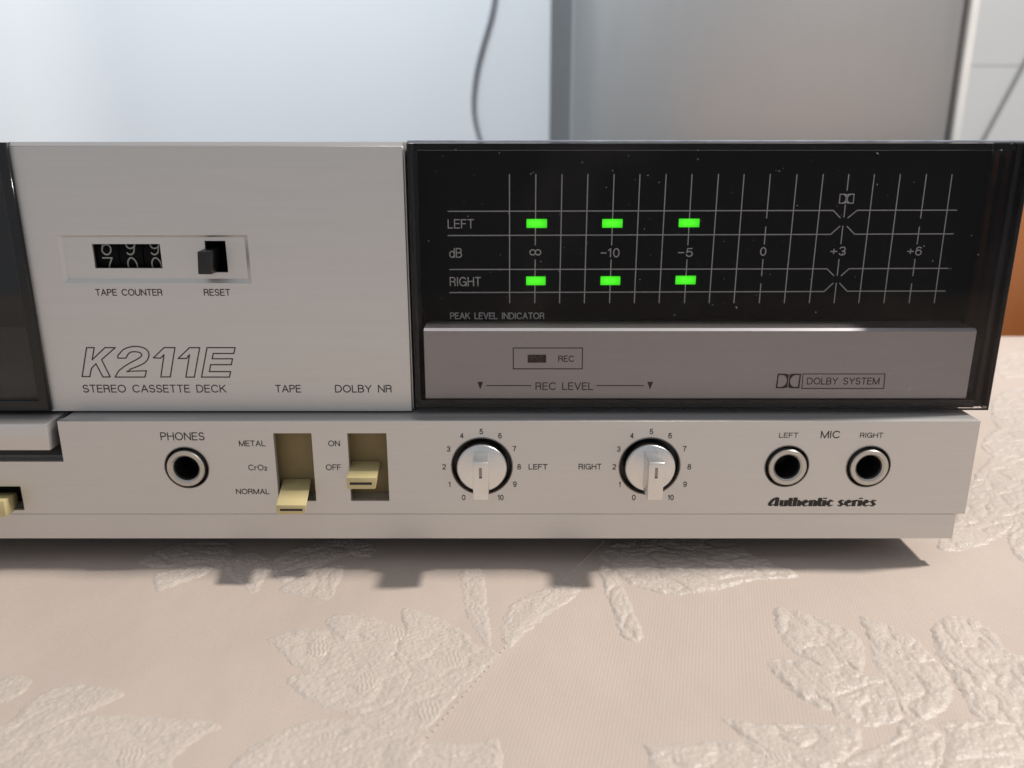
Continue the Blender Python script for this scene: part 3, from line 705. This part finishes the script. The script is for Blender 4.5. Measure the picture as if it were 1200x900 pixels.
# fat script line, drawn with a broad nib
BN = {
 'A': (1.0, [[(.16,.12),(.12,.3),(.3,.66),(.56,.95)], [(.74,0),(.74,.95)]], [[(.1,.06),(.4,.12),(.74,.36)], [(.56,.97),(.8,.97)]]),
 'u': (.74, [[(.14,.70),(.14,.10)], [(.55,.70),(.55,0)]], [[(.14,.04),(.4,.04),(.55,.14)]]),
 't': (.42, [[(.16,.96),(.16,.06)]], [[(-.02,.67),(.4,.67)], [(.16,.03),(.38,.06)]]),
 'h': (.74, [[(.14,1),(.14,0)], [(.55,.60),(.55,0)]], [[(.14,.60),(.36,.68),(.55,.64)]]),
 'e': (.66, [[(.17,.58),(.12,.34),(.17,.12)], [(.44,.62),(.44,.46)]], [[(.16,.64),(.3,.69),(.46,.66)], [(.14,.36),(.48,.42)], [(.16,.06),(.34,.02),(.56,.12)]]),
 'n': (.74, [[(.14,.70),(.14,0)], [(.55,.60),(.55,0)]], [[(.14,.60),(.36,.68),(.55,.64)]]),
 'i': (.34, [[(.14,.70),(.14,0)], [(.15,.84),(.15,.97)]], []),
 'c': (.62, [[(.17,.58),(.12,.34),(.17,.12)], [(.42,.62),(.42,.52)]], [[(.16,.64),(.3,.69),(.46,.66)], [(.16,.06),(.34,.02),(.54,.12)]]),
 's': (.6, [[(.16,.60),(.18,.48),(.38,.26),(.38,.12)]], [[(.14,.64),(.3,.69),(.5,.62)], [(.03,.12),(.2,.02),(.4,.05)]]),
 'r': (.52, [[(.14,.70),(.14,0)], [(.38,.66),(.38,.54)]], [[(.14,.58),(.3,.68),(.42,.67)]]),
 ' ': (.34, [], []),
}
mb = MB(); xx = 0; fat = []; thin = []
for ch in 'Authentic series':
    wd, a, b = BN[ch]; sh = lambda pl: [(xx+u+.07*v, v) for u, v in pl]
    fat += [sh(p) for p in a]; thin += [sh(p) for p in b]; xx += wd+.03
x0, x1 = P(900.4, 588, 0)[0], P(1028.6, 588, 0)[0]; z0, z1 = P(960, 593.2, 0)[1], P(960, 583, 0)[1]
kx_ = (x1-x0)/(xx+.1); mpn = lambda p: (x0+p[0]*kx_, z0+p[1]*(z1-z0))
nib = .37*kx_; k = 0
for pl in fat:
    pl = [mpn(p) for p in pl]
    for p, r in zip(pl[:-1], pl[1:]):
        y = -.035-.0012*(k % 14); k += 1
        lo, hi = (p, r) if p[1] < r[1] else (r, p)
        mb.add([(lo[0]-nib/2, y, lo[1]), (lo[0]+nib/2, y, lo[1]), (hi[0]+nib/2, y, hi[1]), (hi[0]-nib/2, y, hi[1])], [(0, 1, 2, 3)])
ribbons(mb, [[mpn(p) for p in pl] for pl in thin], .28, -.02)
mb.build('script_lettering', 'ink', fas)

# ------------------------------------------------------------------ level display behind smoked acrylic
ax0, ax1 = P(481.5, 325, YA)[0], P(1183.3, 325, YA)[0]
az0, az1 = P(820, 481, YA)[1], P(820, 166.8, YA)[1]
disp = empty('level_display', ((ax0+ax1)/2, YA, az0)); disp.parent = deck; disp.matrix_parent_inverse = Matrix.Translation(-deck.location); bpy.context.view_layer.update()
board = MB().box(ax0+1.25, ax1-2.3, YB, YB+1.5, az0+2.2, az1-.25).build('display_board', 'board', disp)
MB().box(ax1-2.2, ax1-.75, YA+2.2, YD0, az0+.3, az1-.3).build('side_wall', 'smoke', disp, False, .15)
MB().box(ax1+.01, ax1+.45, YA+.05, YD0, az0, az1).build('side_skin', 'gloss_black', disp, False, .1)
MB().box(ax0+.05, ax0+1.2, YA+2.2, YD0, az0+.3, az1-.3).build('side_wall', 'black', disp)
MB().box(ax0+1.25, ax1-2.25, YA+2.2, YD0, az0+.1, az0+2.1).build('bottom_wall', 'black', disp)
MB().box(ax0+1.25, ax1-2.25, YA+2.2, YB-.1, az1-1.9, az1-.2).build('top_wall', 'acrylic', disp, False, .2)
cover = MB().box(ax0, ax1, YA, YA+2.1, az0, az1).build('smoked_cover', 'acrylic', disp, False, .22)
M['edge'] = mat('painted_edge_highlight', (0.42, 0.47, 0.56), 0.18, 0, 0.25, 160, (1, .1, .1))  # pale edge colour with the reflected highlight along the cover top painted in
MB().box(ax0+.2, ax1-.1, YA+.15, YA+2.0, az1+.01, az1+.5).build('cover_edge_highlight', 'edge', cover, False, .15)
# silver strip with chamfered ledge
sx0, sx1 = P(497.5, 420, YS)[0], P(1139.5, 420, YS)[0]
sz0, sz1, sz2 = P(800, 466.8, YS)[1], P(800, 388.2, YS)[1], P(800, 384.2, YS+1.3)[1]
mb = MB(); prof = [(YS, sz0), (YS, sz1), (YS+.9, sz2), (YB-.02, sz2+.05), (YB-.02, sz0)]
N = len(prof); mb.add([(sx0, y, z) for y, z in prof]+[(sx1, y, z) for y, z in prof], [list(range(N)), list(range(2*N-1, N-1, -1))]+[(i, (i+1) % N, N+(i+1) % N, N+i) for i in range(N)])
strip = mb.build('record_strip', 'strip', disp, False)
M['strip_edge'] = mat('lit_strip_aluminium', (0.80, 0.81, 0.84), 0.4, 0.3, 0.02, 900, (0.05, 1, 1))  # lighter copy of the strip metal, the light on its ledge in the colour
mb = MB(); mb.add([(sx0, YS-.02, sz1+.05), (sx1, YS-.02, sz1+.05), (sx1, YS+.9, sz2+.04), (sx0, YS+.9, sz2+.04)], [(0, 1, 2, 3)]); mb.build('strip_edge', 'strip_edge', strip)
# grid printed on the board
tops = [597, 628, 658.7, 689, 719.7, 750, 780.7, 811, 842, 872, 902.7, 934, 964.7, 994.7, 1024.7, 1055, 1085.7, 1115.7]
bots = [597.3, 626.7, 655.7, 684.7, 714.3, 743.3, 772.3, 802, 831, 860, 889.7, 919, 948.3, 977.3, 1006.3, 1035.7, 1065.3, 1094.7]
segs = []
for i, (a, b) in enumerate(zip(tops, bots)):
    at = lambda y: (a+(b-a)*(y-204.5)/(354.8-204.5), y)
    if i % 3 != 1: cuts = [(204.5, 354.8)]
    elif i == 13: cuts = [(204.5, 223), (240, 254.5), (265, 285.5), (304, 322.5), (332, 354.8)]
    elif i in (1, 4, 7): cuts = [(204.5, 287), (304.5, 354.8)]
    else: cuts = [(204.5, 255.5), (266, 286), (304, 323), (332.5, 354.8)]
    segs += [[at(y0), at(y1)] for y0, y1 in cuts]
segs += [[(525, 247.6), (976.4, 246.6), (984.6, 255.2)], [(993.6, 255.2), (1004.5, 246.4), (1121, 246.2)],
         [(525, 276), (973.5, 274.6), (984, 265.2)], [(992.6, 265.2), (1001.4, 274.4), (1117, 274)],
         [(527, 315.8), (969, 315), (977, 323)], [(985.8, 323), (995, 314.8), (1111, 314.4)],
         [(527, 342.8), (965.6, 341.6), (976, 332)], [(984, 332), (992.6, 341.2), (1107.5, 341)]]
YG = YB-.02
lines('scale_grid', segs, YG, .25, 'pale_ink', board)
for s, a, b, c, d in (('LEFT', 524.6, 555.4, 256.8, 267.8), ('dB', 526.4, 541.4, 290.6, 302), ('RIGHT', 527, 563.6, 324.6, 335.4), ('PEAK LEVEL INDICATOR', 527.4, 638, 366.2, 374), ('~', 620.4, 634.3, 290.6, 300.8),
                   ('-10', 704, 726, 290.8, 301.6), ('-5', 794.6, 812, 290.6, 301), ('0', 890.8, 898, 289.6, 299.8), ('+3', 973, 991.3, 289, 299.4), ('+6', 1063, 1080.4, 289, 299.4)):
    text(s, a, b, c, d, YG-.01, 'pale_ink', board, .27)
def double_d(x0, x1, y0, y1, Y, wd, m, parent, slant=0, solid=True):
    X0, X1 = P(x0, y1, Y)[0], P(x1, y1, Y)[0]; Z0, Z1 = P(x0, y1, Y)[1], P(x0, y0, Y)[1]; W = (X1-X0)*.485; H = Z1-Z0
    mb = MB()
    for side in (0, 1):
        n = 24; A = []; B = []; ww = .13
        for i in range(n+1):    # outer rectangle against the D-shaped opening
            dg_ = 90-180*i/n; an = math.radians(dg_)
            B.append((.42+.46*math.cos(an), .5+.40*math.sin(an)))
            A.append((B[-1][0], 1.0) if dg_ > 50 else ((B[-1][0], 0.0) if dg_ < -50 else (1.0, .5+.5*dg_/50)))
        quads = [[A[i], A[i+1], B[i+1], B[i]] for i in range(n)]
        quads.append([(0, 1), (ww, 1), (ww, 0), (0, 0)]); quads.append([(ww, 1), (B[0][0], 1), B[0], (ww, B[0][1])]); quads.append([(ww, 0), (B[-1][0], 0), B[-1], (ww, B[-1][1])])
        for qd in quads:
            vs = []
            for u, v in qd:
                u = min(1.0, u); xx_ = X0+u*W if side == 0 else X1-u*W
                vs.append((xx_+slant*v*H, Y-.04, Z0+v*H))
            mb.add(vs, [(0, 1, 2, 3)])
    return mb.build('emblem', m, parent)
double_d(982.8, 1000.2, 227, 238.6, YG, .2, 'pale_ink', board)
for (a, b, c, d) in ((617, 641, 256.8, 267.2), (706, 729.5, 256.8, 267), (796, 819.5, 256.4, 266.4), (616.6, 639.4, 324.2, 334.4), (704, 726.8, 324, 334.2), (792.2, 815.2, 323.4, 333.4)):
    x0, z1 = P(a, c, YB-.5); x1, z0 = P(b, d, YB-.5)
    MB().box(x0, x1, YB-.5, YB+.3, z0, z1).build('level_lamp', 'led', disp, False, .12)
# strip printing
lines('lamp_frame', [[(601.4, 407.8), (682.6, 407.8), (682.2, 432.2), (601.6, 432.2), (601.4, 407.8)]], YS, .26, 'plum_ink', strip)
x0, z1 = P(618.4, 415.8, YS-.15); x1, z0 = P(640, 425.2, YS-.15)
MB().box(x0, x1, YS-.15, YS+.3, z0, z1).build('record_lamp', 'record_lamp', strip, False, .08)
text('REC', 654.2, 673, 416.6, 424, YS, 'plum_ink', strip, .25); text('REC LEVEL', 627.5, 695.2, 448, 457, YS, 'plum_ink', strip, .27)
lines('rule', [[(570, 451.8), (622.3, 451.8)]], YS, .24, 'plum_ink', strip); lines('rule', [[(699.3, 451.8), (754, 451.8)]], YS, .24, 'plum_ink', strip)
for a, b in ((559.4, 566), (758.6, 765.4)):
    mb = MB(); (xa, zt_), (xb, _) = P(a, 447.4, YS), P(b, 447.4, YS); zb__ = P(a, 456.4, YS)[1]
    mb.add([(xa, YS-.04, zt_), ((xa+xb)/2, YS-.04, zb__), (xb, YS-.04, zt_)], [(0, 1, 2)]); mb.build('arrow_mark', 'plum_ink', strip)
double_d(909, 936.6, 437.8, 455, YS, .3, 'plum_ink', strip, 0.03)
lines('lettering_frame', [[(941, 438.2), (1037, 438.2), (1035.4, 455.2), (939.6, 455.2), (941, 438.2)]], YS, .24, 'plum_ink', strip)
text('DOLBY SYSTEM', 945.6, 1030.6, 442.4, 450.6, YS, 'plum_ink', strip, .25)
# dust on the acrylic
mb = MB()
for i in range(150):
    px = random.uniform(500, 1150); py = random.uniform(175, 470)
    x, z = P(px, py, YA); r = random.choice((.035, .04, .05, .06, .06, .09)); l = r*random.choice((1, 1, 1, 1.3, 3.5)); t = random.uniform(0, 3.14); c, s2 = math.cos(t), math.sin(t)
    mb.add([(x+c*u*l-s2*v*r, YA-.01, z+s2*u*l+c*v*r) for u, v in ((-1, -.7), (0, -1), (1, -.5), (.8, .8), (-.2, 1), (-1, .5))], [tuple(range(6))])
o = mb.build('dust_specks', 'dust', cover); o['kind'] = 'stuff'

# ------------------------------------------------------------------ cassette door at the panel's far side
YC = 5.2
dx1 = P(33, 325, YC)[0]-.15; dx0 = dx1-104
dz0, dz1 = P(30, 482, YC)[1], P(30, 166.8, YC)[1]
door = empty('cassette_door', ((dx0+dx1)/2, YC, dz0)); door.parent = deck; door.matrix_parent_inverse = Matrix.Translation(-deck.location); bpy.context.view_layer.update()
win = rect(dx0+6, P(39.5, 440, YC)[0], P(30, 470, YC)[1], dz1-5)
plate('door_frame', rect(dx0, dx1, dz0, dz1), [win], YC, 2.4, 'gloss_black', door, .35)
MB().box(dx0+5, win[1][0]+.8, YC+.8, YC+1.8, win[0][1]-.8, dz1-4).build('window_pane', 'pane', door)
hz = P(20, 384, 11)[1]
MB().box(dx0+8, win[1][0]-.2, 11, 13, dz0+2, hz).build('tape_holder', 'holder', door, False, .3)
MB().box(dx0+.5, dx1-.3, YD0-1, YD0, dz0+.5, dz1-.5).build('well_back', 'black', door)
MB().box(dx1-1.2, dx1-.1, YC+2.5, YD0-1.1, dz0+.3, dz1-.3).build('well_side', 'black', door)
MB().box(dx0, dx1-1.3, YC+2.5, YD0-1.1, dz1-1.5, dz1-.2).build('well_top', 'black', door)
MB().box(dx0, dx1-1.3, YC+2.5, YD0-1.1, dz0+.2, dz0+1.5).build('well_floor', 'black', door)
# plain silver panel beyond the door
MB().box(XL, dx0-.5, YU, YD0, zu, ZT-.1).build('end_panel', 'alu', deck, False, .4)
